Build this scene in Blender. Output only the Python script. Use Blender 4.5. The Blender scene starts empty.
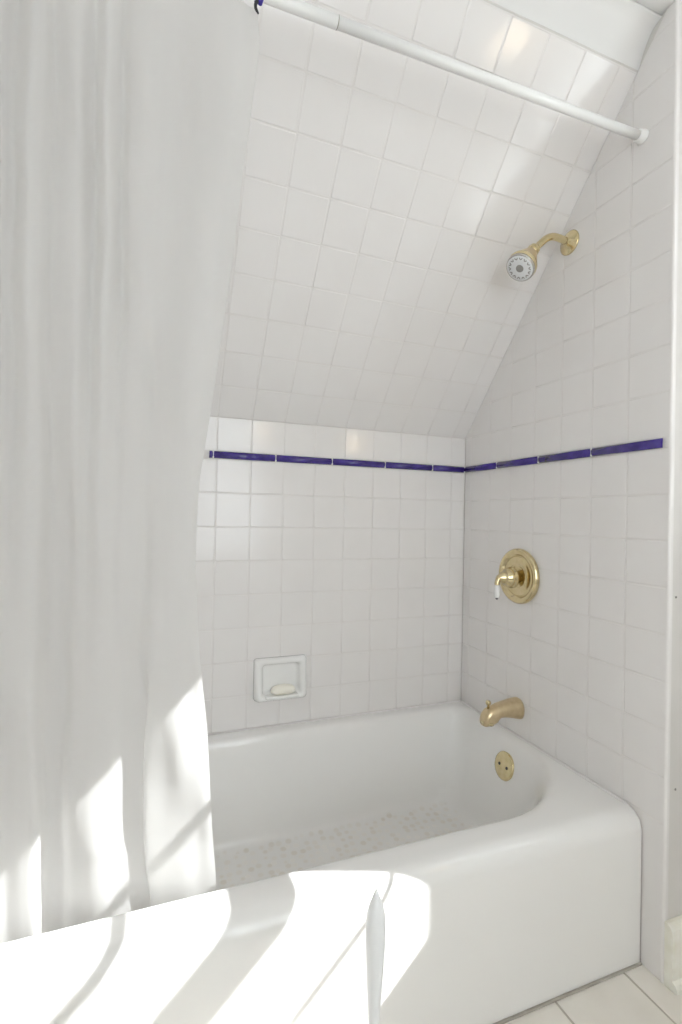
import bpy, bmesh, math, random
from mathutils import Vector, Matrix
random.seed(7)
sc = bpy.context.scene
COL = sc.collection
PI = math.pi

# ------------------------------------------------------------------ camera
cam_d = bpy.data.cameras.new('camera')
cam = bpy.data.objects.new('camera', cam_d); COL.objects.link(cam)
cam_d.sensor_fit = 'HORIZONTAL'; cam_d.sensor_width = 36.0
cam_d.lens = 489.888 / 682 * 36.0
cam_d.clip_start = 0.02
R = [[0.9351061658690185, -0.3537957584622434, 0.020125104915161906],
     [0.021597423774283354, 0.00021332616743279442, -0.999766725680676],
     [0.35370893378600776, 0.9353226800340346, 0.007840559539562045]]
cam.matrix_world = Matrix(((R[0][0], -R[1][0], -R[2][0], -1.1008),
                           (R[0][1], -R[1][1], -R[2][1], -1.5815),
                           (R[0][2], -R[1][2], -R[2][2], 1.0569),
                           (0, 0, 0, 1)))
sc.camera = cam

# ------------------------------------------------------------------ light
sc.view_settings.view_transform = 'Standard'
sc.view_settings.look = 'None'
sc.view_settings.gamma = 1.0
sc.view_settings.use_curve_mapping = False
sc.view_settings.exposure = 0.39
w = bpy.data.worlds.new('sky'); sc.world = w; w.use_nodes = True
bg = w.node_tree.nodes['Background']
bg.inputs[0].default_value = (0.90, 0.935, 1.0, 1)
bg.inputs[1].default_value = 3.7
sd = bpy.data.lights.new('sun', 'SUN'); sun = bpy.data.objects.new('sun', sd); COL.objects.link(sun)
sd.energy = 13.5; sd.angle = math.radians(0.35); sd.color = (1.0, 0.985, 1.0)
sun.location = (3, -2, 4)
SUNDIR = Vector((-1.0, 0.35, -0.97)).normalized()
sun.rotation_euler = SUNDIR.to_track_quat('-Z', 'Y').to_euler()
sc.cycles.max_bounces = 12; sc.cycles.diffuse_bounces = 8; sc.cycles.glossy_bounces = 5
sc.cycles.transmission_bounces = 8; sc.cycles.transparent_max_bounces = 12
sc.cycles.sample_clamp_indirect = 6.0
sc.cycles.use_denoising = True

# ------------------------------------------------------------------ materials
def mat(name, col, rough=.5, metal=0.0, coat=0.0, spec=.5):
    m = bpy.data.materials.new(name); m.use_nodes = True
    b = m.node_tree.nodes['Principled BSDF']
    b.inputs['Base Color'].default_value = (*col, 1)
    b.inputs['Roughness'].default_value = rough
    b.inputs['Metallic'].default_value = metal
    b.inputs['Coat Weight'].default_value = coat
    b.inputs['Specular IOR Level'].default_value = spec
    return m
def N(m, t, **k):
    n = m.node_tree.nodes.new(t)
    for a, v in k.items(): setattr(n, a, v)
    return n
def L(m, a, b): m.node_tree.links.new(a, b)
def vary(m, col1, col2, scale=4.0, detail=3.0, lo=.35, hi=.65, bump=0.0, bscale=None, bdist=.002):
    b = m.node_tree.nodes['Principled BSDF']
    tc = N(m, 'ShaderNodeTexCoord'); no = N(m, 'ShaderNodeTexNoise')
    no.inputs['Scale'].default_value = scale; no.inputs['Detail'].default_value = detail
    L(m, tc.outputs['Object'], no.inputs['Vector'])
    cr = N(m, 'ShaderNodeValToRGB')
    cr.color_ramp.elements[0].position = lo; cr.color_ramp.elements[1].position = hi
    cr.color_ramp.elements[0].color = (*col1, 1); cr.color_ramp.elements[1].color = (*col2, 1)
    L(m, no.outputs['Fac'], cr.inputs['Fac']); L(m, cr.outputs['Color'], b.inputs['Base Color'])
    if bump:
        n2 = N(m, 'ShaderNodeTexNoise'); n2.inputs['Scale'].default_value = bscale or scale * 6
        n2.inputs['Detail'].default_value = 3
        L(m, tc.outputs['Object'], n2.inputs['Vector'])
        bp = N(m, 'ShaderNodeBump'); bp.inputs['Strength'].default_value = bump
        bp.inputs['Distance'].default_value = bdist
        L(m, n2.outputs['Fac'], bp.inputs['Height']); L(m, bp.outputs['Normal'], b.inputs['Normal'])
    return m
M = {}
M['tile'] = vary(mat('white_glazed_tile', (.805, .784, .773), .13), (.795, .773, .761), (.815, .795, .785), 7, 2, .3, .7, .25, 14, .002)
M['grout'] = mat('grout', (.76, .735, .72), .85)
M['blue'] = vary(mat('cobalt_glaze', (.035, .018, .19), .14, coat=.3), (.03, .015, .16), (.05, .028, .25), 30, 3, .35, .65)
M['paint'] = vary(mat('ceiling_paint', (.76, .755, .745), .55), (.75, .745, .735), (.77, .765, .755), 3, 2, .3, .7, .15, 30, .002)
M['wallpaint'] = vary(mat('cream_wall_paint', (.66, .64, .615), .6), (.65, .63, .605), (.67, .65, .625), 5, 2, .3, .7, .15, 40, .001)
M['trimpaint'] = vary(mat('cream_gloss_paint', (.86, .85, .77), .3), (.82, .80, .70), (.88, .87, .80), 22, 4, .35, .6)
M['whitegloss'] = mat('white_gloss_paint', (.86, .86, .85), .3)
M['ceramic'] = mat('white_ceramic', (.86, .86, .85), .12, coat=.3)
M['soap'] = mat('cream_soap', (.86, .83, .74), .45)
M['brass'] = vary(mat('polished_brass', (.72, .61, .37), .15, 1.0), (.68, .57, .33), (.78, .67, .43), 60, 2, .3, .7)
M['satin'] = vary(mat('satin_brass', (.70, .57, .36), .3, 1.0), (.66, .53, .33), (.74, .61, .40), 70, 2, .3, .7)
M['chrome'] = mat('dull_chrome', (.55, .53, .50), .25, 1.0)
M['dark'] = mat('dark_rubber', (.03, .03, .035), .5)
M['greyplastic'] = mat('grey_plastic', (.30, .29, .27), .4)
M['whiteplastic'] = mat('white_plastic', (.82, .83, .84), .28)
M['ribbon'] = mat('blue_ribbon', (.05, .03, .32), .6)
M['wood'] = vary(mat('white_window_paint', (.84, .84, .82), .4), (.82, .82, .80), (.86, .86, .85), 8, 2)
M['caulk'] = vary(mat('grey_caulk', (.42, .39, .34), .6), (.34, .31, .27), (.5, .47, .42), 18, 3)
# enamel tub with a speckled non slip pattern worked into its floor
m = mat('enamel', (.835, .827, .81), .10, coat=.2); M['enamel'] = m
b = m.node_tree.nodes['Principled BSDF']
tc = N(m, 'ShaderNodeTexCoord'); sx = N(m, 'ShaderNodeSeparateXYZ'); L(m, tc.outputs['Object'], sx.inputs[0])
vo = N(m, 'ShaderNodeTexVoronoi'); vo.inputs['Scale'].default_value = 38; vo.inputs['Randomness'].default_value = .55
L(m, tc.outputs['Object'], vo.inputs['Vector'])
d1 = N(m, 'ShaderNodeMapRange'); d1.inputs['From Min'].default_value = .30; d1.inputs['From Max'].default_value = .42
d1.inputs['To Min'].default_value = 1; d1.inputs['To Max'].default_value = 0
L(m, vo.outputs['Distance'], d1.inputs['Value'])
zm = N(m, 'ShaderNodeMapRange'); zm.inputs['From Min'].default_value = .066; zm.inputs['From Max'].default_value = .075
zm.inputs['To Min'].default_value = 1; zm.inputs['To Max'].default_value = 0
L(m, sx.outputs['Z'], zm.inputs['Value'])
ym = N(m, 'ShaderNodeMath', operation='GREATER_THAN'); L(m, sx.outputs['Y'], ym.inputs[0]); ym.inputs[1].default_value = -.70
zy = N(m, 'ShaderNodeMath', operation='MULTIPLY'); L(m, zm.outputs[0], zy.inputs[0]); L(m, ym.outputs[0], zy.inputs[1])
mu = N(m, 'ShaderNodeMath', operation='MULTIPLY'); L(m, d1.outputs[0], mu.inputs[0]); L(m, zy.outputs[0], mu.inputs[1])
sp = N(m, 'ShaderNodeSeparateColor'); L(m, vo.outputs['Color'], sp.inputs[0])
mu2 = N(m, 'ShaderNodeMath', operation='MULTIPLY'); L(m, mu.outputs[0], mu2.inputs[0]); sm_ = N(m, 'ShaderNodeMapRange'); sm_.inputs['To Min'].default_value = .35; sm_.inputs['To Max'].default_value = .9; L(m, sp.outputs[0], sm_.inputs['Value']); L(m, sm_.outputs[0], mu2.inputs[1])
mx = N(m, 'ShaderNodeMix', data_type='RGBA'); mx.inputs[6].default_value = (.835, .827, .81, 1); mx.inputs[7].default_value = (.69, .655, .60, 1)
L(m, mu2.outputs[0], mx.inputs[0]); L(m, mx.outputs[2], b.inputs['Base Color'])
rm = N(m, 'ShaderNodeMapRange'); rm.inputs['To Min'].default_value = .10; rm.inputs['To Max'].default_value = .5
L(m, mu.outputs[0], rm.inputs['Value']); L(m, rm.outputs[0], b.inputs['Roughness'])
# floor tile
m = mat('beige_floor_tile', (.80, .76, .70), .35); M['floor'] = m
vary(m, (.77, .73, .665), (.84, .805, .75), 9, 4, .3, .7)
M['floorgrout'] = mat('floor_grout', (.50, .46, .40), .9)
# curtain cloth
m = bpy.data.materials.new('sheer_white_cloth'); m.use_nodes = True; M['cloth'] = m
nt = m.node_tree; nt.nodes.clear()
out = N(m, 'ShaderNodeOutputMaterial'); df = N(m, 'ShaderNodeBsdfDiffuse'); tl = N(m, 'ShaderNodeBsdfTranslucent')
df.inputs[0].default_value = (.84, .835, .825, 1); tl.inputs[0].default_value = (.90, .895, .885, 1)
ms = N(m, 'ShaderNodeMixShader'); ms.inputs[0].default_value = .58
L(m, df.outputs[0], ms.inputs[1]); L(m, tl.outputs[0], ms.inputs[2])
tp = N(m, 'ShaderNodeBsdfTransparent'); ms2 = N(m, 'ShaderNodeMixShader'); ms2.inputs[0].default_value = .06
L(m, ms.outputs[0], ms2.inputs[1]); L(m, tp.outputs[0], ms2.inputs[2])
wv = N(m, 'ShaderNodeTexWave'); wv.inputs['Scale'].default_value = 160; wv.bands_direction = 'Z'
tc = N(m, 'ShaderNodeTexCoord'); L(m, tc.outputs['Object'], wv.inputs['Vector'])
bp = N(m, 'ShaderNodeBump'); bp.inputs['Strength'].default_value = .05; bp.inputs['Distance'].default_value = .0005
L(m, wv.outputs['Fac'], bp.inputs['Height']); L(m, bp.outputs[0], df.inputs['Normal'])
L(m, ms2.outputs[0], out.inputs[0])
# window pane
m = bpy.data.materials.new('window_glass'); m.use_nodes = True; M['glass'] = m
nt = m.node_tree; nt.nodes.clear()
out = N(m, 'ShaderNodeOutputMaterial'); tp = N(m, 'ShaderNodeBsdfTransparent'); gl = N(m, 'ShaderNodeBsdfGlossy')
gl.inputs['Roughness'].default_value = .02; ms = N(m, 'ShaderNodeMixShader')
tp.inputs[0].default_value = (.96, .98, .97, 1)
ms.inputs[0].default_value = .05; L(m, tp.outputs[0], ms.inputs[1]); L(m, gl.outputs[0], ms.inputs[2]); L(m, ms.outputs[0], out.inputs[0])

# ------------------------------------------------------------------ helpers
def obj(name, bm, m, parent=None, smooth=False, loc=None):
    me = bpy.data.meshes.new(name); bm.normal_update(); bm.to_mesh(me); bm.free()
    for x in (m if isinstance(m, (list, tuple)) else [m]): me.materials.append(x)
    if smooth:
        for f in me.polygons: f.use_smooth = True
    o = bpy.data.objects.new(name, me); COL.objects.link(o)
    if parent is not None: o.parent = parent
    if loc is not None: o.location = loc
    return o
def struct(name, bm, m, **k):
    o = obj(name, bm, m, **k)
    if not k.get('parent'): o['kind'] = 'structure'
    return o
def thing(name, label, cat, loc=(0, 0, 0), group=None):
    o = bpy.data.objects.new(name, None); COL.objects.link(o); o.location = loc
    o.empty_display_size = .05; o['label'] = label; o['category'] = cat
    if group: o['group'] = group
    return o
def tag(o, label, cat, group=None):
    o['label'] = label; o['category'] = cat
    if group: o['group'] = group
    return o
def box(bm, x0, x1, y0, y1, z0, z1, bev=0, seg=2):
    r = bmesh.ops.create_cube(bm, size=1)
    for v in r['verts']:
        v.co = Vector((x0 + (v.co.x + .5) * (x1 - x0), y0 + (v.co.y + .5) * (y1 - y0), z0 + (v.co.z + .5) * (z1 - z0)))
    if bev:
        es = list({e for v in r['verts'] for e in v.link_edges})
        bmesh.ops.bevel(bm, geom=es, offset=bev, segments=seg, affect='EDGES', profile=.6)
    return bm
def basis(axis):
    a = Vector(axis).normalized()
    u = a.cross(Vector((0, 0, 1)))
    if u.length < 1e-4: u = Vector((1, 0, 0))
    u.normalize(); return a, u, a.cross(u)
def lathe(bm, prof, origin, axis, seg=40, mi=0, caps=True):
    """prof: list of (distance along axis, radius)"""
    a, u, v = basis(axis); o = Vector(origin); rings = []
    for d, r in prof:
        rings.append([bm.verts.new(o + a * d + (u * math.cos(2 * PI * k / seg) + v * math.sin(2 * PI * k / seg)) * max(r, 1e-5)) for k in range(seg)])
    for i in range(len(rings) - 1):
        for k in range(seg):
            f = bm.faces.new((rings[i][k], rings[i][(k + 1) % seg], rings[i + 1][(k + 1) % seg], rings[i + 1][k])); f.material_index = mi
    if caps:
        for rg in (rings[0][::-1], rings[-1]):
            f = bm.faces.new(rg); f.material_index = mi
    bmesh.ops.recalc_face_normals(bm, faces=bm.faces[:])
    return bm
def catmull(P, n):
    P = [Vector(p) for p in P]; Q = [P[0] * 2 - P[1]] + P + [P[-1] * 2 - P[-2]]; out = []
    for i in range(1, len(Q) - 2):
        for k in range(n):
            t = k / n
            out.append(.5 * ((2 * Q[i]) + (Q[i + 1] - Q[i - 1]) * t + (2 * Q[i - 1] - 5 * Q[i] + 4 * Q[i + 1] - Q[i + 2]) * t * t + (3 * Q[i] - Q[i - 1] - 3 * Q[i + 1] + Q[i + 2]) * t ** 3))
    out.append(Q[-2]); return out
def tube(bm, path, rad, seg=16, n=6, sm=True):
    P = catmull(path, n) if sm else [Vector(p) for p in path]
    if not isinstance(rad, (list, tuple)): rr = [rad] * len(P)
    else: rr = [q.x for q in catmull([(r, 0, 0) for r in rad], n)] if sm else rad
    T0 = (P[1] - P[0]).normalized(); _, u, _ = basis(T0); rings = []
    for i, p in enumerate(P):
        T = (P[min(i + 1, len(P) - 1)] - P[max(i - 1, 0)]).normalized()
        u = (u - T * u.dot(T)).normalized(); v = T.cross(u)
        rings.append([bm.verts.new(p + (u * math.cos(2 * PI * k / seg) + v * math.sin(2 * PI * k / seg)) * rr[i]) for k in range(seg)])
    for i in range(len(rings) - 1):
        for k in range(seg): bm.faces.new((rings[i][k], rings[i][(k + 1) % seg], rings[i + 1][(k + 1) % seg], rings[i + 1][k]))
    bm.faces.new(rings[0][::-1]); bm.faces.new(rings[-1])
    bmesh.ops.recalc_face_normals(bm, faces=bm.faces[:])
    return bm

# ------------------------------------------------------------------ key sizes of the alcove
T = .108
FL = .008                      # floor height
RIM = .363
ZR8 = .366; Z_TRIM0 = 1.230; Z_TRIM1 = 1.2531; ZF = 1.3611
YS, ZS = -.700, 2.176          # top of the slope
LS = math.hypot(YS, ZS - ZF)
SD = Vector((0, YS, ZS - ZF)).normalized()
XL = -1.524
CEIL = 2.268

# ------------------------------------------------------------------ tiled surfaces
def tiled(bm, O, U, V, rects, gap=.0030, tilt=.003):
    """pillow edged tiles in rects (s0, s1, t0, t1) on a plane; grout lies behind"""
    O, U, V = Vector(O), Vector(U), Vector(V); Nn = U.cross(V).normalized()
    g = gap / 2; dep = .0030
    for s0, s1, t0, t1 in rects:
        if s1 - s0 < .008 or t1 - t0 < .008: continue
        a0, a1, b0, b1 = s0 + g, s1 - g, t0 + g, t1 - g
        cx, cy = (a0 + a1) / 2, (b0 + b1) / 2
        tx, ty = random.gauss(0, tilt), random.gauss(0, tilt); dz = random.uniform(-.0002, .0002)
        def P(s, t, h):
            return bm.verts.new(O + U * s + V * t + Nn * (h + dz + tx * (s - cx) + ty * (t - cy)))
        rings = []
        for ins, h in ((0, -dep), (.0002, -.0010), (.0010, -.00035), (.0022, 0)):
            ins = min(ins, (a1 - a0) * .4, (b1 - b0) * .4)
            rings.append([P(a0 + ins, b0 + ins, h), P(a1 - ins, b0 + ins, h), P(a1 - ins, b1 - ins, h), P(a0 + ins, b1 - ins, h)])
        for i in range(3):
            for k in range(4):
                f = bm.faces.new((rings[i][k], rings[i][(k + 1) % 4], rings[i + 1][(k + 1) % 4], rings[i + 1][k])); f.smooth = True
        f = bm.faces.new(rings[3])
def groutplane(bm, pts, Nn, dep=.0011):
    vs = [bm.verts.new(Vector(p) - Vector(Nn) * dep) for p in pts]
    f = bm.faces.new(vs); f.material_index = 1; f.normal_update()
    if f.normal.dot(Vector(Nn)) < 0: f.normal_flip()
def edges(lo, hi, first, step):
    e = []; x = first
    while x > lo: x -= step
    while x < hi:
        if x > lo + .004 and x < hi - .004: e.append(x)
        x += step
    return [lo] + e + [hi]
def grid(ss, ts): return [(ss[i], ss[i + 1], ts[j], ts[j + 1]) for i in range(len(ss) - 1) for j in range(len(ts) - 1)]

xs = edges(XL, 0, -.559 * T, T)
zlow = [ZR8 + i * T for i in range(9)]
zlow[-1] = Z_TRIM0
# back wall (normal -y): U=+x, V=+z -> U x V = -y
bm = bmesh.new()
tiled(bm, (0, 0, 0), (1, 0, 0), (0, 0, 1), grid(xs, zlow) + grid(xs, [Z_TRIM1, ZF]))
groutplane(bm, [(XL, 0, 0), (0, 0, 0), (0, 0, ZF), (XL, 0, ZF)], (0, -1, 0))
struct('wall_back', bm, [M['tile'], M['grout']])
# sloped tiled wall under the roof
bm = bmesh.new()
NS = Vector((1, 0, 0)).cross(SD).normalized()
tiled(bm, (0, 0, ZF), (1, 0, 0), SD, grid(xs, [i * T for i in range(10)] + [LS]), tilt=.005)
groutplane(bm, [(XL, 0, ZF), (0, 0, ZF), (0, YS, ZS), (XL, YS, ZS)], NS)
struct('wall_slope', bm, [M['tile'], M['grout']])
# end wall with the taps (normal -x): U = -y, V = +z -> (-y) x z = -x
def endwall(x, sgn, name, mats):
    bm = bmesh.new()
    ss = edges(0, .7955, .374 * T, T)
    ss[-1] = .7955
    up = [Z_TRIM1, ZF] + [ZF + T * i for i in range(1, 9)] + [CEIL]
    rects = grid(ss, zlow) + grid(ss, up)
    rects.append((.742, .7955, FL, ZR8))
    rects.append((.7815, .7955, Z_TRIM0, Z_TRIM1))
    if sgn > 0: tiled(bm, (x, 0, 0), (0, -1, 0), (0, 0, 1), rects)
    else: tiled(bm, (x, -.7955, 0), (0, 1, 0), (0, 0, 1), [(.7955 - b_, .7955 - a_, c, d) for a_, b_, c, d in rects])
    groutplane(bm, [(x, 0, FL), (x, -.794, FL), (x, -.794, CEIL), (x, 0, CEIL)], (-sgn, 0, 0))
    # cut what would lie behind the slope
    geom = bm.verts[:] + bm.edges[:] + bm.faces[:]
    bmesh.ops.bisect_plane(bm, geom=geom, plane_co=Vector((0, 0, ZF)) - NS * .0015, plane_no=-NS, clear_outer=True)
    return struct(name, bm, mats)
endwall(0, 1, 'wall_right', [M['tile'], M['grout']])
endwall(XL, -1, 'wall_left', [M['tile'], M['grout']])
# rounded outer corner strip of the tiled end wall
bm = bmesh.new(); n = 8; rr = .006
prof = [(-.0002 + rr - rr * math.cos(PI / 2 * i / n), -.7935 - rr * math.sin(PI / 2 * i / n)) for i in range(n + 1)]
prof = [(-.0002, -.7925)] + prof + [(.012, -.7995)]
lo = [bm.verts.new((x, y, FL)) for x, y in prof]; hi = [bm.verts.new((x, y, CEIL)) for x, y in prof]
for i in range(len(lo) - 1): bm.faces.new((lo[i], lo[i + 1], hi[i + 1], hi[i]))
bmesh.ops.recalc_face_normals(bm, faces=bm.faces[:])
struct('trim_3', bm, M['tile'], smooth=True)

# ------------------------------------------------------------------ cobalt liner strips
def liner(name, pieces, axis):
    bm = bmesh.new(); n = 7; zc = (Z_TRIM0 + Z_TRIM1) / 2; hh = (Z_TRIM1 - Z_TRIM0) / 2 - .0005
    prof = [(.0005, -hh)] + [(.0035 + .0055 * math.sin(PI * (i + .5) / n), -hh * math.cos(PI * (i + .5) / n) * 1.0) for i in range(n)] + [(.0005, hh)]
    for a, b_ in pieces:
        a2, b2 = a + .0011, b_ - .0011
        r = []
        for s in (a2, b2):
            r.append([bm.verts.new((-s, -h, zc + z) if axis == 'x' else (-h, -s, zc + z)) for h, z in prof])
        for i in range(len(prof) - 1): bm.faces.new((r[0][i], r[0][i + 1], r[1][i + 1], r[1][i])).smooth = True
        bm.faces.new(r[0]); bm.faces.new(r[1][::-1])
        # white joint between this piece and the next
        for s in ((a2,) if (a, b_) == pieces[-1] else (a2, b2)):
            d = .0011
            bx = (-s - d, -s + d, -.0078, .0005) if axis == 'x' else (-.0078, .0005, -s - d, -s + d)
            k = len(bm.faces); box(bm, *bx, zc - hh, zc + hh); bm.faces.ensure_lookup_table()
            for f in bm.faces[k:]: f.material_index = 1
    bmesh.ops.recalc_face_normals(bm, faces=bm.faces[:])
    return struct(name, bm, [M['blue'], M['groutwhite']])
M['groutwhite'] = mat('white_joint', (.82, .80, .80), .8)
liner('trim_1', [(.007, .147), (.147, .341), (.341, .541), (.541, .737), (.737, .936), (.936, .949)], 'x')
liner('trim_2', [(.007, .194), (.194, .390), (.390, .585), (.585, .781)], 'y')

# ------------------------------------------------------------------ room shell
# ceiling: rounded plaster step above the slope, then flat
bm = bmesh.new()
prof = [(YS + .004, ZS - .003), (YS - .004, ZS + .018), (YS - .016, ZS + .048), (YS - .034, ZS + .074), (YS - .060, ZS + .088), (YS - .09, CEIL), (-2.45, CEIL)]
prof = [tuple(q)[1:] for q in catmull([(0, y, z) for y, z in prof], 5)]
A = [bm.verts.new((XL, y, z)) for y, z in prof]; B = [bm.verts.new((.30, y, z)) for y, z in prof]
for i in range(len(A) - 1): bm.faces.new((A[i], B[i], B[i + 1], A[i + 1]))
bmesh.ops.recalc_face_normals(bm, faces=bm.faces[:])
struct('ceiling', bm, M['paint'], smooth=True)
# floor of square beige tiles
bm = bmesh.new()
fx = edges(XL, .30, -.059, .2035); fy = edges(-2.45, -.742, -.945, .2035)
tiled(bm, (0, 0, FL), (1, 0, 0), (0, 1, 0), grid(fx, fy), gap=.005, tilt=.001)
vs = [bm.verts.new(p) for p in ((XL, -2.45, FL - .0015), (.30, -2.45, FL - .0015), (.30, 0, FL - .0015), (XL, 0, FL - .0015))]
f = bm.faces.new(vs); f.material_index = 1
struct('floor', bm, [M['floor'], M['floorgrout']])
# partition that carries the tap wall, its painted face looks at the room
bm = bmesh.new(); box(bm, .0035, .30, -.799, .02, 0, CEIL)
struct('wall_partition', bm, M['wallpaint'])
bm = bmesh.new(); box(bm, XL - .02, XL - .0035, -2.45, .02, 0, CEIL); 
struct('wall_left.001', bm, M['wallpaint'])
# slabs behind the tiles, added to stop light leaking in at the seams
bm = bmesh.new(); box(bm, XL - .02, .30, .0035, .10, 0, CEIL); struct('wall_back.001', bm, M['wallpaint'])
bm = bmesh.new()
v = [bm.verts.new(p) for p in [(x, y, z) for x in (XL - .02, .30) for y, z in ((.1, CEIL + .06), (.1, ZF), (.0035, ZF), (YS, ZS + .005), (YS, CEIL + .004), (-2.55, CEIL + .004), (-2.55, CEIL + .06))]]
for i in range(7): bm.faces.new((v[i], v[(i + 1) % 7], v[7 + (i + 1) % 7], v[7 + i]))
bm.faces.new(v[:7][::-1]); bm.faces.new(v[7:]); bmesh.ops.recalc_face_normals(bm, faces=bm.faces[:])
struct('ceiling_backing', bm, M['wallpaint'])
def framed(x0, x1, y0, y1, z0, z1, ax, a0, a1, b0, b1):
    """wall slab with one rectangular opening; ax = direction of the wall's thickness"""
    bm = bmesh.new()
    if ax == 'x':
        box(bm, x0, x1, y0, a0, z0, z1); box(bm, x0, x1, a1, y1, z0, z1)
        box(bm, x0, x1, a0, a1, z0, b0); box(bm, x0, x1, a0, a1, b1, z1)
    else:
        box(bm, x0, a0, y0, y1, z0, z1); box(bm, a1, x1, y0, y1, z0, z1)
        box(bm, a0, a1, y0, y1, z0, b0); box(bm, a0, a1, y0, y1, b1, z1)
    return bm
WY0, WY1, WZ0, WZ1 = -1.39, -1.051, 1.088, 2.13
struct('wall_window_side', framed(.30, .40, -2.45, -.799, 0, CEIL, 'x', WY0, WY1, WZ0, WZ1), M['wallpaint'])
struct('wall_front', framed(XL, .40, -2.55, -2.45, 0, CEIL, 'y', -1.30, -.25, .70, 2.05), M['wallpaint'])
# window beside the tub
bm = bmesh.new()
for a in ((WY0, WY0 + .012), (WY1 - .004, WY1)): box(bm, .303, .395, a[0], a[1], WZ0, WZ1)
box(bm, .303, .395, WY0, WY1, WZ0 - .002, WZ0 + .004); box(bm, .303, .395, WY0, WY1, WZ1 - .01, WZ1)
box(bm, .300, .335, WY0, WY1, 1.503, 1.592)                  # meeting rail
box(bm, .310, .325, WY0, WY1, 1.772, 1.790)                  # glazing bar
wn = struct('window_1', bm, M['wood'])
bm = bmesh.new(); box(bm, .338, .341, WY0, WY1, WZ0, WZ1); obj('pane', bm, M['glass'], wn)
bm = bmesh.new(); tube(bm, [(.306, WY0, 1.290), (.306, WY1, 1.290)], .0055, sm=False); obj('shadow_rod', bm, M['brass'], wn)  # unseen rod added to cast the thin shadow line on the tub
bm = bmesh.new()  # unseen window added behind the camera to bring in sky fill
for a in ((-1.30, -1.26), (-.29, -.25), (-.795, -.755)): box(bm, a[0], a[1], -2.53, -2.47, .70, 2.05)
for a in ((.70, .74), (2.01, 2.05), (1.43, 1.47)): box(bm, -1.30, -.25, -2.53, -2.47, *a)
wn = struct('fill_window', bm, M['wood'])
bm = bmesh.new(); box(bm, -1.30, -.25, -2.502, -2.498, .70, 2.05); obj('pane', bm, M['glass'], wn)

# baseboard on the partition's painted face, seen end on
bm = bmesh.new()
def bprof(x):
    pts = [(0, FL + .001), (-.030, FL + .001), (-.030, FL + .010), (-.026, FL + .017), (-.019, FL + .021), (-.019, .127), (-.0175, .138), (-.013, .145), (-.006, .149), (0, .150)]
    return [bm.verts.new((x, -.7995 + y, z)) for y, z in pts]
a, c = bprof(.002), bprof(.30)
for i in range(len(a)): bm.faces.new((a[i], a[(i + 1) % len(a)], c[(i + 1) % len(a)], c[i]))
bm.faces.new(a); bm.faces.new(c[::-1]); bmesh.ops.recalc_face_normals(bm, faces=bm.faces[:])
struct('baseboard_right', bm, M['trimpaint'])

# caulk line along the foot of the apron and the rim
bm = bmesh.new(); box(bm, -1.52, -.001, -.7495, -.744, FL, FL + .005, .0015)
struct('trim_4', bm, M['caulk'])

# ------------------------------------------------------------------ bathtub
TUBX0, TUBX1, TUBY0, TUBY1 = XL + .003, -.0004, -.744, -.0022
def rrect(x0, x1, y0, y1, rad, ns=36, ne=18, nc=12):
    """rad = (front right, back right, back left, front left); starts on the front edge going +x"""
    P = []
    def line(a, b_, n):
        for i in range(n): P.append((a[0] + (b_[0] - a[0]) * i / n, a[1] + (b_[1] - a[1]) * i / n))
    def arc(cx, cy, r, a0):
        for i in range(nc): t = a0 + PI / 2 * i / nc; P.append((cx + r * math.cos(t), cy + r * math.sin(t)))
    r0, r1, r2, r3 = rad
    line((x0 + r3, y0), (x1 - r0, y0), ns); arc(x1 - r0, y0 + r0, r0, -PI / 2)
    line((x1, y0 + r0), (x1, y1 - r1), ne); arc(x1 - r1, y1 - r1, r1, 0)
    line((x1 - r1, y1), (x0 + r2, y1), ns); arc(x0 + r2, y1 - r2, r2, PI / 2)
    line((x0, y1 - r2), (x0, y0 + r3), ne); arc(x0 + r3, y0 + r3, r3, PI)
    return P
bm = bmesh.new(); rings = []
def ring(P, zf):
    rings.append([bm.verts.new((x, y, zf(x, y) if callable(zf) else zf)) for x, y in P])
OX0, OX1, OY0, OY1 = -1.485, -.013, -.654, -.046
def inner(i, ex, z, dr=0, ey=0):
    # i inset on the long sides, ex extra inset at the tap end, head end slopes more
    lean = i * 1.2 + min(ex, .03); q = min(1, (.26 - i) / .2 + .2)
    ring(rrect(OX0 + lean * 1.6, OX1 - ex, OY0 + i + ey, OY1 - i, (.30 * q, .06 * q, .10 * q, .07 * q)), z)
inner(.26, .28, .0585); inner(.18, .21, .059); inner(.115, .16, .060); inner(.085, .135, .0615); inner(.070, .118, .066)
inner(.060, .106, .076); inner(.054, .095, .092); inner(.049, .086, .115); inner(.040, .070, .17); inner(.030, .0545, .23)
inner(.021, .041, .29); inner(.015, .032, .320); inner(.0115, .024, .338); inner(.008, .016, .350); inner(.0045, .009, .357); inner(.0, .003, .3602)
inner(-.006, -.001, .3618); inner(-.014, -.004, .3628); inner(-.024, -.007, .363)
FR = .042
def outer(k, z, front_y):
    P = rrect(TUBX0 + k, TUBX1 - k * .5, front_y, TUBY1 - k * .5, (.006, .004, .004, .006))
    ring(P, z)
outer(.004, .363, TUBY0 + FR + .004)
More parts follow.
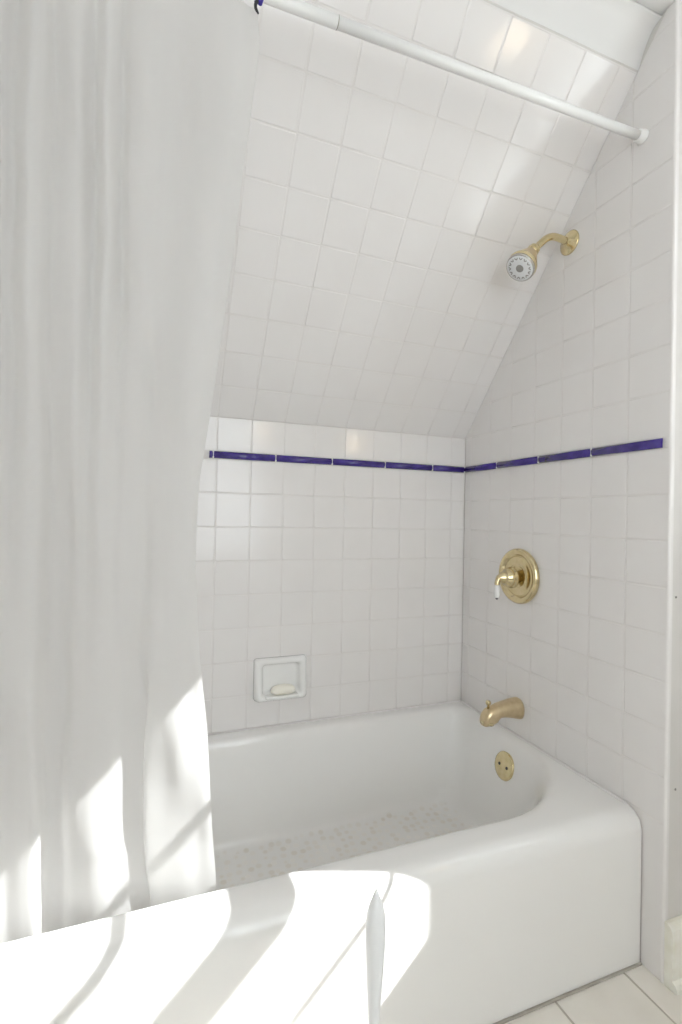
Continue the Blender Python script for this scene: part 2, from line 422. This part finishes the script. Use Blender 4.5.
# roll over the front edge: only the front drops, the wall sides stay at rim height
for i in range(1, 11):
    ph = PI / 2 * i / 10
    yy = TUBY0 + FR * (1 - math.sin(ph)); zz = RIM - FR * (1 - math.cos(ph))
    P = rrect(TUBX0, TUBX1, yy, TUBY1, (.004, .004, .004, .004))
    ring(P, lambda x, y, yy=yy, zz=zz: RIM if y > TUBY0 + FR else zz if y < yy + .0045 else zz + (RIM - zz) * min(1, max(0, (y - yy - .0045)) / max(1e-4, TUBY0 + FR - yy)))
P = rrect(TUBX0, TUBX1, TUBY0, TUBY1, (.004, .004, .004, .004))
for z in (.25, .12, FL): ring(P, z)
for i in range(len(rings) - 1):
    a, c = rings[i], rings[i + 1]
    for k in range(len(a)):
        try: bm.faces.new((a[k], a[(k + 1) % len(a)], c[(k + 1) % len(a)], c[k])).smooth = True
        except ValueError: pass
bm.faces.new(rings[0]).smooth = True
bmesh.ops.recalc_face_normals(bm, faces=bm.faces[:])
bmk = bmesh.new(); cz = RIM + .0008
tube(bmk, [(XL + .004, -.0035, cz), (-.010, -.0035, cz), (-.0035, -.010, cz), (-.0028, -.40, cz), (-.0028, -.698, cz), (-.0028, -.722, cz - .0085), (-.0028, -.738, cz - .024)], .0028, seg=10, sm=False)
struct('trim_5', bmk, M['groutwhite'], smooth=True)
tub = thing('bathtub', 'white enamel alcove bathtub with smooth rounded apron along tiled walls', 'bathtub', (-.76, -.37, FL))
o = obj('tub_shell', bm, M['enamel'], tub); o.location = -tub.location
# overflow plate
ovo = Vector((-.0560, -.323, .281)); ax = Vector((-1, 0, .22)).normalized()
bm = bmesh.new(); lathe(bm, [(-.012, .040), (0, .0415), (.004, .0425), (.0065, .041), (.008, .037), (.0085, .012), (.0085, .0)], ovo, ax, 44)
ov = obj('overflow_plate', bm, M['brass'], tub, smooth=True); ov['label'] = 'round brass overflow plate'; ov.location = -tub.location
for s in (-1, 1):
    c = ovo + ax * .0078 + Vector((0, 1, 0)) * s * .017
    bm = bmesh.new(); lathe(bm, [(0, .0048), (.0016, .0045), (.0022, .003), (.0018, .0012)], c, ax, 14)
    obj('screw', bm, M['dark'], ov, smooth=True)

# ------------------------------------------------------------------ tub spout
sp = thing('tub_spout', 'brass tub spout with diverter knob low on tiled wall above tub rim', 'faucet', (0, -.311, .452))
bm = bmesh.new(); seg = 28
def spoutring(x, yc, zc, ry, rz, pw=2.4):
    r = []
    for k in range(seg):
        t = 2 * PI * k / seg; cc, ss = math.cos(t), math.sin(t)
        r.append(bm.verts.new((x, yc + ry * math.copysign(abs(cc) ** (2 / pw), cc), zc + rz * math.copysign(abs(ss) ** (2 / pw), ss))))
    return r
S = [(-.0004, 0, 0, .0305, .033), (-.006, 0, 0, .0305, .0325), (-.03, 0, .0025, .0275, .0285), (-.06, 0, .003, .0245, .0235), (-.080, 0, .001, .0235, .0220),
     (-.092, 0, -.008, .0235, .0275), (-.106, 0, -.012, .0235, .0285), (-.120, 0, -.016, .022, .0265), (-.130, 0, -.021, .0195, .0205), (-.136, 0, -.026, .014, .0125)]
rg = [spoutring(*s) for s in S]
for i in range(len(rg) - 1):
    for k in range(seg): bm.faces.new((rg[i][k], rg[i][(k + 1) % seg], rg[i + 1][(k + 1) % seg], rg[i + 1][k]))
bm.faces.new(rg[0]); bm.faces.new(rg[-1]); bmesh.ops.recalc_face_normals(bm, faces=bm.faces[:])
obj('spout_body', bm, M['satin'], sp, smooth=True)
bm = bmesh.new(); lathe(bm, [(0, .0215), (.003, .0215), (.010, .0205), (.0105, .017), (.004, .015)], (-.1165, 0, -.026), (-.12, 0, -1), 28)
obj('outlet', bm, M['brass'], sp, smooth=True)
bm = bmesh.new(); lathe(bm, [(0, .004), (.012, .0035), (.014, .006), (.017, .0085), (.022, .0085), (.026, .006), (.027, 0)], (-.115, 0, .010), (0, 0, 1), 20)
obj('diverter_knob', bm, M['brass'], sp, smooth=True)

# ------------------------------------------------------------------ shower valve
va = thing('shower_valve', 'round brass shower valve plate with white lever on tiled end wall', 'valve', (0, -.311, .875))
bm = bmesh.new()
lathe(bm, [(.0005, .087), (.004, .0888), (.010, .0885), (.016, .085), (.0185, .081), (.0185, .077), (.0155, .071), (.009, .0665), (.008, .065), (.0105, .0635), (.012, .060), (.0105, .056), (.0100, .040), (.012, .038), (.013, .035), (.0095, .032), (.0075, .026)], (0, 0, 0), (-1, 0, 0), 64)
obj('escutcheon', bm, M['brass'], va, smooth=True)
bm = bmesh.new()
lathe(bm, [(.009, .020), (.026, .020), (.028, .029), (.032, .033), (.037, .0335), (.041, .029), (.044, .0295), (.050, .0285), (.057, .0245), (.063, .019), (.067, .0195), (.071, .0175), (.079, .0125), (.086, .009), (.090, .005), (.091, 0)], (0, 0, -.004), (-1, 0, 0), 40)
obj('hub', bm, M['brass'], va, smooth=True)
bm = bmesh.new(); tube(bm, [(-.072, 0, -.002), (-.083, 0, -.006), (-.0885, 0, -.016), (-.0895, 0, -.026)], [.0095, .0090, .0078, .0078], n=5)
lv = obj('lever_neck', bm, M['brass'], va, smooth=True)
bm = bmesh.new(); lathe(bm, [(0, .0065), (.004, .0078), (.02, .0092), (.036, .0086), (.042, .0060), (.0425, 0)], (-.0895, 0, -.0245), (0, 0, -1), 20)
o = obj('lever_grip', bm, M['ceramic'], va, smooth=True); o['label'] = 'white porcelain lever grip'
bm = bmesh.new(); lathe(bm, [(0, .0045), (.003, .004), (.005, .002), (.0055, 0)], (-.0895, 0, -.0668), (0, 0, -1), 14)
obj('end_cap', bm, M['dark'], o, smooth=True)

# ------------------------------------------------------------------ shower head
sh = thing('wall_shower', 'brass shower head on bent arm with white spray face', 'shower head', (0, -.494, 1.857))
bm = bmesh.new(); lathe(bm, [(.0005, .0335), (.003, .034), (.006, .031), (.009, .025), (.013, .018), (.016, .013), (.018, .0115)], (0, 0, 0), (-1, 0, 0), 40)
obj('flange', bm, M['brass'], sh, smooth=True)
bm = bmesh.new(); tube(bm, [(-.002, 0, 0), (-.030, 0, .004), (-.062, 0, .0045), (-.086, 0, -.006), (-.106, 0, -.024), (-.136, 0, -.053)], .0098, seg=20, n=7)
obj('arm', bm, M['brass'], sh, smooth=True)
hx = Vector((-.62, -.10, -.77)).normalized(); ho = Vector((-.130, 0, -.046)); HS = 1.12
bm = bmesh.new(); lathe(bm, [(p_ * HS, q_ * HS) for p_, q_ in [(-.006, .0125), (0, .0150), (.010, .0150), (.012, .0125), (.016, .0145), (.022, .0165)]], ho, hx, 10)
obj('collar', bm, M['brass'], sh, smooth=False)
bm = bmesh.new(); lathe(bm, [(p_ * HS, q_ * HS) for p_, q_ in [(.016, .0150), (.022, .0175), (.032, .022), (.044, .0275), (.056, .0315), (.060, .0328)]], ho, hx, 44)
hd = obj('head_body', bm, M['satin'], sh, smooth=True)
bm = bmesh.new(); lathe(bm, [(p_ * HS, q_ * HS) for p_, q_ in [(.058, .0325), (.061, .0355), (.066, .0365), (.071, .0355), (.073, .0345)]], ho, hx, 44); obj('band', bm, M['brass'], hd, smooth=True)
bm = bmesh.new(); lathe(bm, [(p_ * HS, q_ * HS) for p_, q_ in [(.072, .0352), (.076, .0356), (.0785, .0350), (.0797, .0338), (.0792, .0325)]], ho, hx, 44); rimo = obj('face_rim', bm, M['chrome'], hd, smooth=True); rimo['label'] = 'grey metal rim'
bm = bmesh.new(); lathe(bm, [(p_ * HS, q_ * HS) for p_, q_ in [(.077, .0332), (.0792, .0329), (.0798, .018), (.0796, .011), (.079, 0)]], ho, hx, 44)
fa = obj('spray_face', bm, M['whiteplastic'], sh, smooth=True); fa['label'] = 'white spray face'
bm = bmesh.new(); _, u_, v_ = basis(hx)
for k in range(14):
    t = 2 * PI * k / 14; c = ho + hx * .0797 * HS
    rd = (u_ * math.cos(t) + v_ * math.sin(t)); tn = (-u_ * math.sin(t) + v_ * math.cos(t))
    for s in (-1, 1):           # small chevrons round the face
        p0 = c + rd * .0225 * HS + tn * s * .0003; p1 = c + rd * .0275 * HS + tn * s * .0040
        e1 = (tn * .0014); q = [p0 - e1, p0 + e1, p1 + e1, p1 - e1]
        lo_ = [bm.verts.new(x) for x in q]; hi_ = [bm.verts.new(x + hx * .0007) for x in q]
        bm.faces.new(hi_); bm.faces.new(lo_[::-1])
        for i in range(4): bm.faces.new((lo_[i], lo_[(i + 1) % 4], hi_[(i + 1) % 4], hi_[i]))
bmesh.ops.recalc_face_normals(bm, faces=bm.faces[:])
obj('nozzle_ring', bm, M['greyplastic'], fa)
bm = bmesh.new(); lathe(bm, [(p_ * HS, q_ * HS) for p_, q_ in [(.079, .0095), (.0812, .0090), (.0817, .0072), (.0807, .0060), (.0812, .0045), (.0812, .002), (.0807, 0)]], ho, hx, 30)
obj('center_dial', bm, M['greyplastic'], fa, smooth=True)

# ------------------------------------------------------------------ soap dish and soap
sdh = thing('soap_dish', 'white ceramic soap dish fixed on the tiled back wall above tub', 'soap dish', (-.707, 0, .522))
bm = bmesh.new(); W, H = .087, .068
def dring(wx, hz, y, r, zc=0.0, droop=0.0, n=6):
    P = []
    for cx, cz, a0 in ((wx - r, -hz + r, -PI / 2), (wx - r, hz - r, 0), (-wx + r, hz - r, PI / 2), (-wx + r, -hz + r, PI)):
        for i in range(n + 1):
            t = a0 + PI / 2 * i / n; zz = cz + r * math.sin(t)
            P.append(bm.verts.new((cx + r * math.cos(t), y - (droop if zz < -hz * .5 else 0), zc + zz)))
    return P
D = [dring(W, H, -.0003, .008), dring(W, H, -.010, .010), dring(W - .003, H - .003, -.018, .012, 0, .010), dring(W - .009, H - .009, -.022, .012, 0, .018),
     dring(W - .020, H - .017, -.021, .012, 0, .016), dring(W - .026, H - .021, -.012, .012, 0, .010), dring(W - .029, H - .024, -.004, .012, .001, .002), dring(W - .036, H - .031, -.003, .010, .002)]
for i in range(len(D) - 1):
    for k in range(len(D[0])): bm.faces.new((D[i][k], D[i][(k + 1) % len(D[0])], D[i + 1][(k + 1) % len(D[0])], D[i + 1][k]))
bm.faces.new(D[-1]); bm.faces.new(D[0]); bmesh.ops.recalc_face_normals(bm, faces=bm.faces[:])
obj('dish_frame', bm, M['ceramic'], sdh, smooth=True)
bm = bmesh.new(); box(bm, -.054, .054, -.046, -.004, -.0555, -.0465, .004, 3)
o = obj('dish_shelf', bm, M['ceramic'], sdh, smooth=True)
bm = bmesh.new(); bmesh.ops.create_uvsphere(bm, u_segments=36, v_segments=20, radius=1)
for v in bm.verts:
    x, y, z = v.co; f = lambda q, p_: math.copysign(abs(q) ** p_, q)
    v.co = Vector((f(x, .8) * .041, f(y, .85) * .019, f(z, .8) * (.020 if z > 0 else .0095)))
so = obj('soap_bar', bm, M['soap'], smooth=True); so.location = (-.701, -.026, .522 - .0465 + .0097)
tag(so, 'cream oval bar of soap lying in the white ceramic dish', 'soap')

# ------------------------------------------------------------------ curtain rod
yR = -.717
K0 = .0225
def rz(x): return 2.003 + K0 * x
rod = thing('curtain_rod', 'white round shower curtain rod crossing above the tub', 'curtain rod', (0, yR, 2.003))
bm = bmesh.new(); tube(bm, [(-.001, 0, 0), (-.40, 0, -.4 * K0), (-.81, 0, -.81 * K0)], .0104, seg=24, sm=False); obj('inner_tube', bm, M['whitegloss'], rod, smooth=True)
bm = bmesh.new(); tube(bm, [(-.802, 0, -.802 * K0), (-1.15, 0, -1.15 * K0), (XL + .002, 0, XL * K0)], .0111, seg=24, sm=False); obj('outer_tube', bm, M['whitegloss'], rod, smooth=True)
for xx, q in ((0, -1), (XL, 1)):
    bm = bmesh.new(); lathe(bm, [(.0006, .0165), (.004, .0165), (.008, .0150), (.017, .0138), (.019, .0125), (.0192, .0103)], (xx, 0, xx * K0), (q, 0, 0), 28)
    obj('end_cup', bm, M['whitegloss'], rod, smooth=True)
bm = bmesh.new(); lathe(bm, [(0, .0106), (.0004, .0113), (.0014, .0113), (.0018, .0106)], (-.8022, 0, -.8022 * K0), (1, 0, K0), 24)
obj('joint_seam', bm, M['caulk'], rod, smooth=True)

# ------------------------------------------------------------------ shower curtain
def curtain():
    # columns: x, y offset near the top, y offset near the bottom, x shift near the bottom
    K = [(-1.515, 0, 0, 0), (-1.475, -.028, -.010, 0), (-1.435, .022, .010, 0), (-1.395, -.025, -.012, 0), (-1.355, .018, .006, 0),
         (-1.335, .010, -.006, 0), (-1.318, .018, -.006, 0), (-1.296, -.020, -.012, 0), (-1.280, -.012, -.010, .004), (-1.266, .008, .024, 0), (-1.242, -.010, .026, 0),
         (-1.226, -.008, -.002, 0), (-1.207, .020, -.010, .004), (-1.188, -.016, -.013, .004), (-1.166, .014, -.010, 0), (-1.150, -.006, -.002, .004),
         (-1.130, -.012, .006, .03), (-1.108, .000, .008, .045), (-1.088, .008, -.010, 0), (-1.066, .002, -.014, -.005), (-1.040, -.012, -.014, 0),
         (-1.014, -.014, -.010, 0), (-.996, -.003, -.009, 0), (-.984, .004, -.006, 0)]
    E = [(2.0, -.945), (1.95, -.950), (1.90, -.944), (1.74, -.958), (1.58, -.977), (1.40, -.994), (1.26, -1.010), (1.115, -1.026), (.955, -1.033), (.79, -1.020), (.65, -1.004), (.51, -.990), (.354, -.977), (.1, -.965)]
    def edge(z):
        for (z0, x0), (z1, x1) in zip(E, E[1:]):
            if z <= z0 and z >= z1: return x0 + (x1 - x0) * (z0 - z) / (z0 - z1)
        return E[0][1] if z > 2 else E[-1][1]
    bm = bmesh.new(); rows = []; nz = 110; ztop, zbot = 1.948, .300
    for j in range(nz + 1):
        f = j / nz; z = ztop + (zbot - ztop) * f
        b_ = min(1, max(0, (1.75 - z) / 1.15)); b_ = b_ * b_ * (3 - 2 * b_)
        s_ = min(1, max(0, (.80 - z) / .40)); yc = -.717 + (1.963 - z) / 1.563 * .094
        if z < .4: yc = -.623 + (.4 - z) * .16
        xe = edge(z); pts = []
        for x, yt, yb, sx in K:
            xx = x + sx * s_
            lw = min(1, max(0, (1.0 - z) / .5))
            if x < -1.33: xx = -1.33 + (xx + 1.33) * (1 - .87 * lw)
            if x > -1.15: xx += (xe + .984) * ((x + 1.15) / .166) ** 1.2
            g = 1 - .3 * min(1, max(0, (.7 - z) / .3))
            amp = .55 + .45 * min(1, (1.963 - z) / .25)
            zz = z - (.03 * f if False else 0)
            wob = .0035 * math.sin(z * 9 + x * 31) + .002 * math.sin(z * 21 + x * 57)
            if x == -1.088: xx += -.045 * s_ * (1 - .75 * min(1, max(0, (.65 - z) / .30)))
            pts.append((xx + wob * .5, yc + (yt * (1 - b_) + yb * b_) * g * amp + wob * (1 if z > .45 else .4), zz))
        top_drop = .0
        rows.append([bm.verts.new((p.x, p.y, p.z)) for p in catmull(pts, 6)])
    for j in range(nz):
        for i in range(len(rows[0]) - 1):
            bm.faces.new((rows[j][i], rows[j][i + 1], rows[j + 1][i + 1], rows[j + 1][i])).smooth = True
    return bm
cu = obj('shower_curtain', curtain(), M['cloth'], smooth=True)
tag(cu, 'sheer white shower curtain hanging in folds into the left of the tub', 'curtain')
# blue tie that holds the curtain's corner on the rod
hk = thing('curtain_tie', 'blue ribbon tie with dark clip at the curtain top corner', 'curtain hook', (-.953, yR, rz(-.953)))
bm = bmesh.new()
pts = [(0, .0138 * math.cos(t), .0138 * math.sin(t)) for t in [PI / 2 + 2 * PI * i / 20 for i in range(21)]]
tube(bm, pts, .0022, seg=10, n=2); obj('loop', bm, M['ribbon'], hk, smooth=True)
bm = bmesh.new(); tube(bm, [(.002, -.0145, -.000), (.005, -.0155, -.016), (.003, -.0150, -.034)], [.0034, .0058, .0042], seg=10, n=6); obj('ribbon', bm, M['ribbon'], hk, smooth=True)
bm = bmesh.new(); tube(bm, [(.001, -.0155, -.030), (-.004, -.0165, -.037), (-.004, -.0155, -.045), (.001, -.0145, -.052)], [.0022, .003, .0028, .0015], seg=8, n=5); o = obj('clip', bm, M['dark'], hk, smooth=True)

# ------------------------------------------------------------------ toilet brush standing in front of the tub
px, py = -.8375, -1.0345
br = thing('toilet_brush', 'upright white handle with pointed tip in front of the tub', 'brush', (px, py, FL))
bm = bmesh.new()
H0 = .601 - FL
lathe(bm, [(H0, .0004), (H0 - .004, .0022), (H0 - .012, .0050), (H0 - .022, .0088), (H0 - .032, .0112), (H0 - .046, .0121), (H0 - .07, .0119), (H0 - .11, .0098), (H0 - .16, .0070), (H0 - .20, .0062), (.30, .0062), (.14, .0065), (.10, .007)], (0, 0, 0), (0, 0, 1), 28)
obj('handle', bm, M['whiteplastic'], br, smooth=True)
bm = bmesh.new(); lathe(bm, [(.001, .052), (.01, .056), (.08, .050), (.15, .047), (.153, .044), (.15, .041), (.02, .044), (.012, 0)], (0, 0, 0), (0, 0, 1), 32, caps=False)
obj('holder', bm, M['whiteplastic'], br, smooth=True)
bm = bmesh.new(); lathe(bm, [(.016, .02), (.025, .034), (.09, .036), (.105, .02)], (0, 0, 0), (0, 0, 1), 24); obj('bristles', bm, M['whiteplastic'], br, smooth=True)

# ------------------------------------------------------------------ screw holes in the painted face by the tiles
for i, (x, z, lb) in enumerate(((.024, .885, 'upper small dark screw head in the painted wall beside the tiles'), (.031, .443, 'lower small dark screw head in the painted wall beside the tiles'))):
    bm = bmesh.new(); lathe(bm, [(0, .0028), (.001, .0026), (.0016, .0015), (.0012, 0)], (x, -.7991, z), (0, -1, 0), 12)
    tag(obj('wall_screw', bm, M['greyplastic'], smooth=True), lb, 'screw', None)

# ------------------------------------------------------------------ vanity light behind the camera (two warm bulbs)
M['bulb'] = bpy.data.materials.new('lit_globe'); M['bulb'].use_nodes = True
nt = M['bulb'].node_tree; nt.nodes.clear(); out = N(M['bulb'], 'ShaderNodeOutputMaterial'); em = N(M['bulb'], 'ShaderNodeEmission')
em.inputs[0].default_value = (1, .80, .56, 1); em.inputs[1].default_value = 10; L(M['bulb'], em.outputs[0], out.inputs[0])
def globe_light(loc, d, label):
    """round brass wall plate, short arm and a lit glass globe; d = direction away from the wall"""
    t = thing('globe_light', label, 'lamp', loc); d = Vector(d)
    bm = bmesh.new(); lathe(bm, [(.0005, .05), (.008, .05), (.014, .044), (.016, .02), (.03, .016)], (0, 0, 0), d, 32); obj('wall_plate', bm, M['brass'], t, smooth=True)
    bm = bmesh.new(); lathe(bm, [(.028, .012), (.036, .03), (.05, .032), (.052, .026)], (0, 0, 0), d, 28); obj('socket', bm, M['brass'], t, smooth=True)
    bm = bmesh.new(); bmesh.ops.create_uvsphere(bm, u_segments=28, v_segments=16, radius=.052)
    for v in bm.verts: v.co += d * .095
    g = obj('globe', bm, M['bulb'], t, smooth=True); g['label'] = 'lit warm glass globe'
globe_light((-.28, -2.45, 1.715), (0, 1, 0), 'brass wall lamp with a warm lit globe on the wall behind the viewer')
globe_light((.30, -1.62, 1.595), (-1, 0, 0), 'brass wall lamp with a warm lit globe beside the side window')
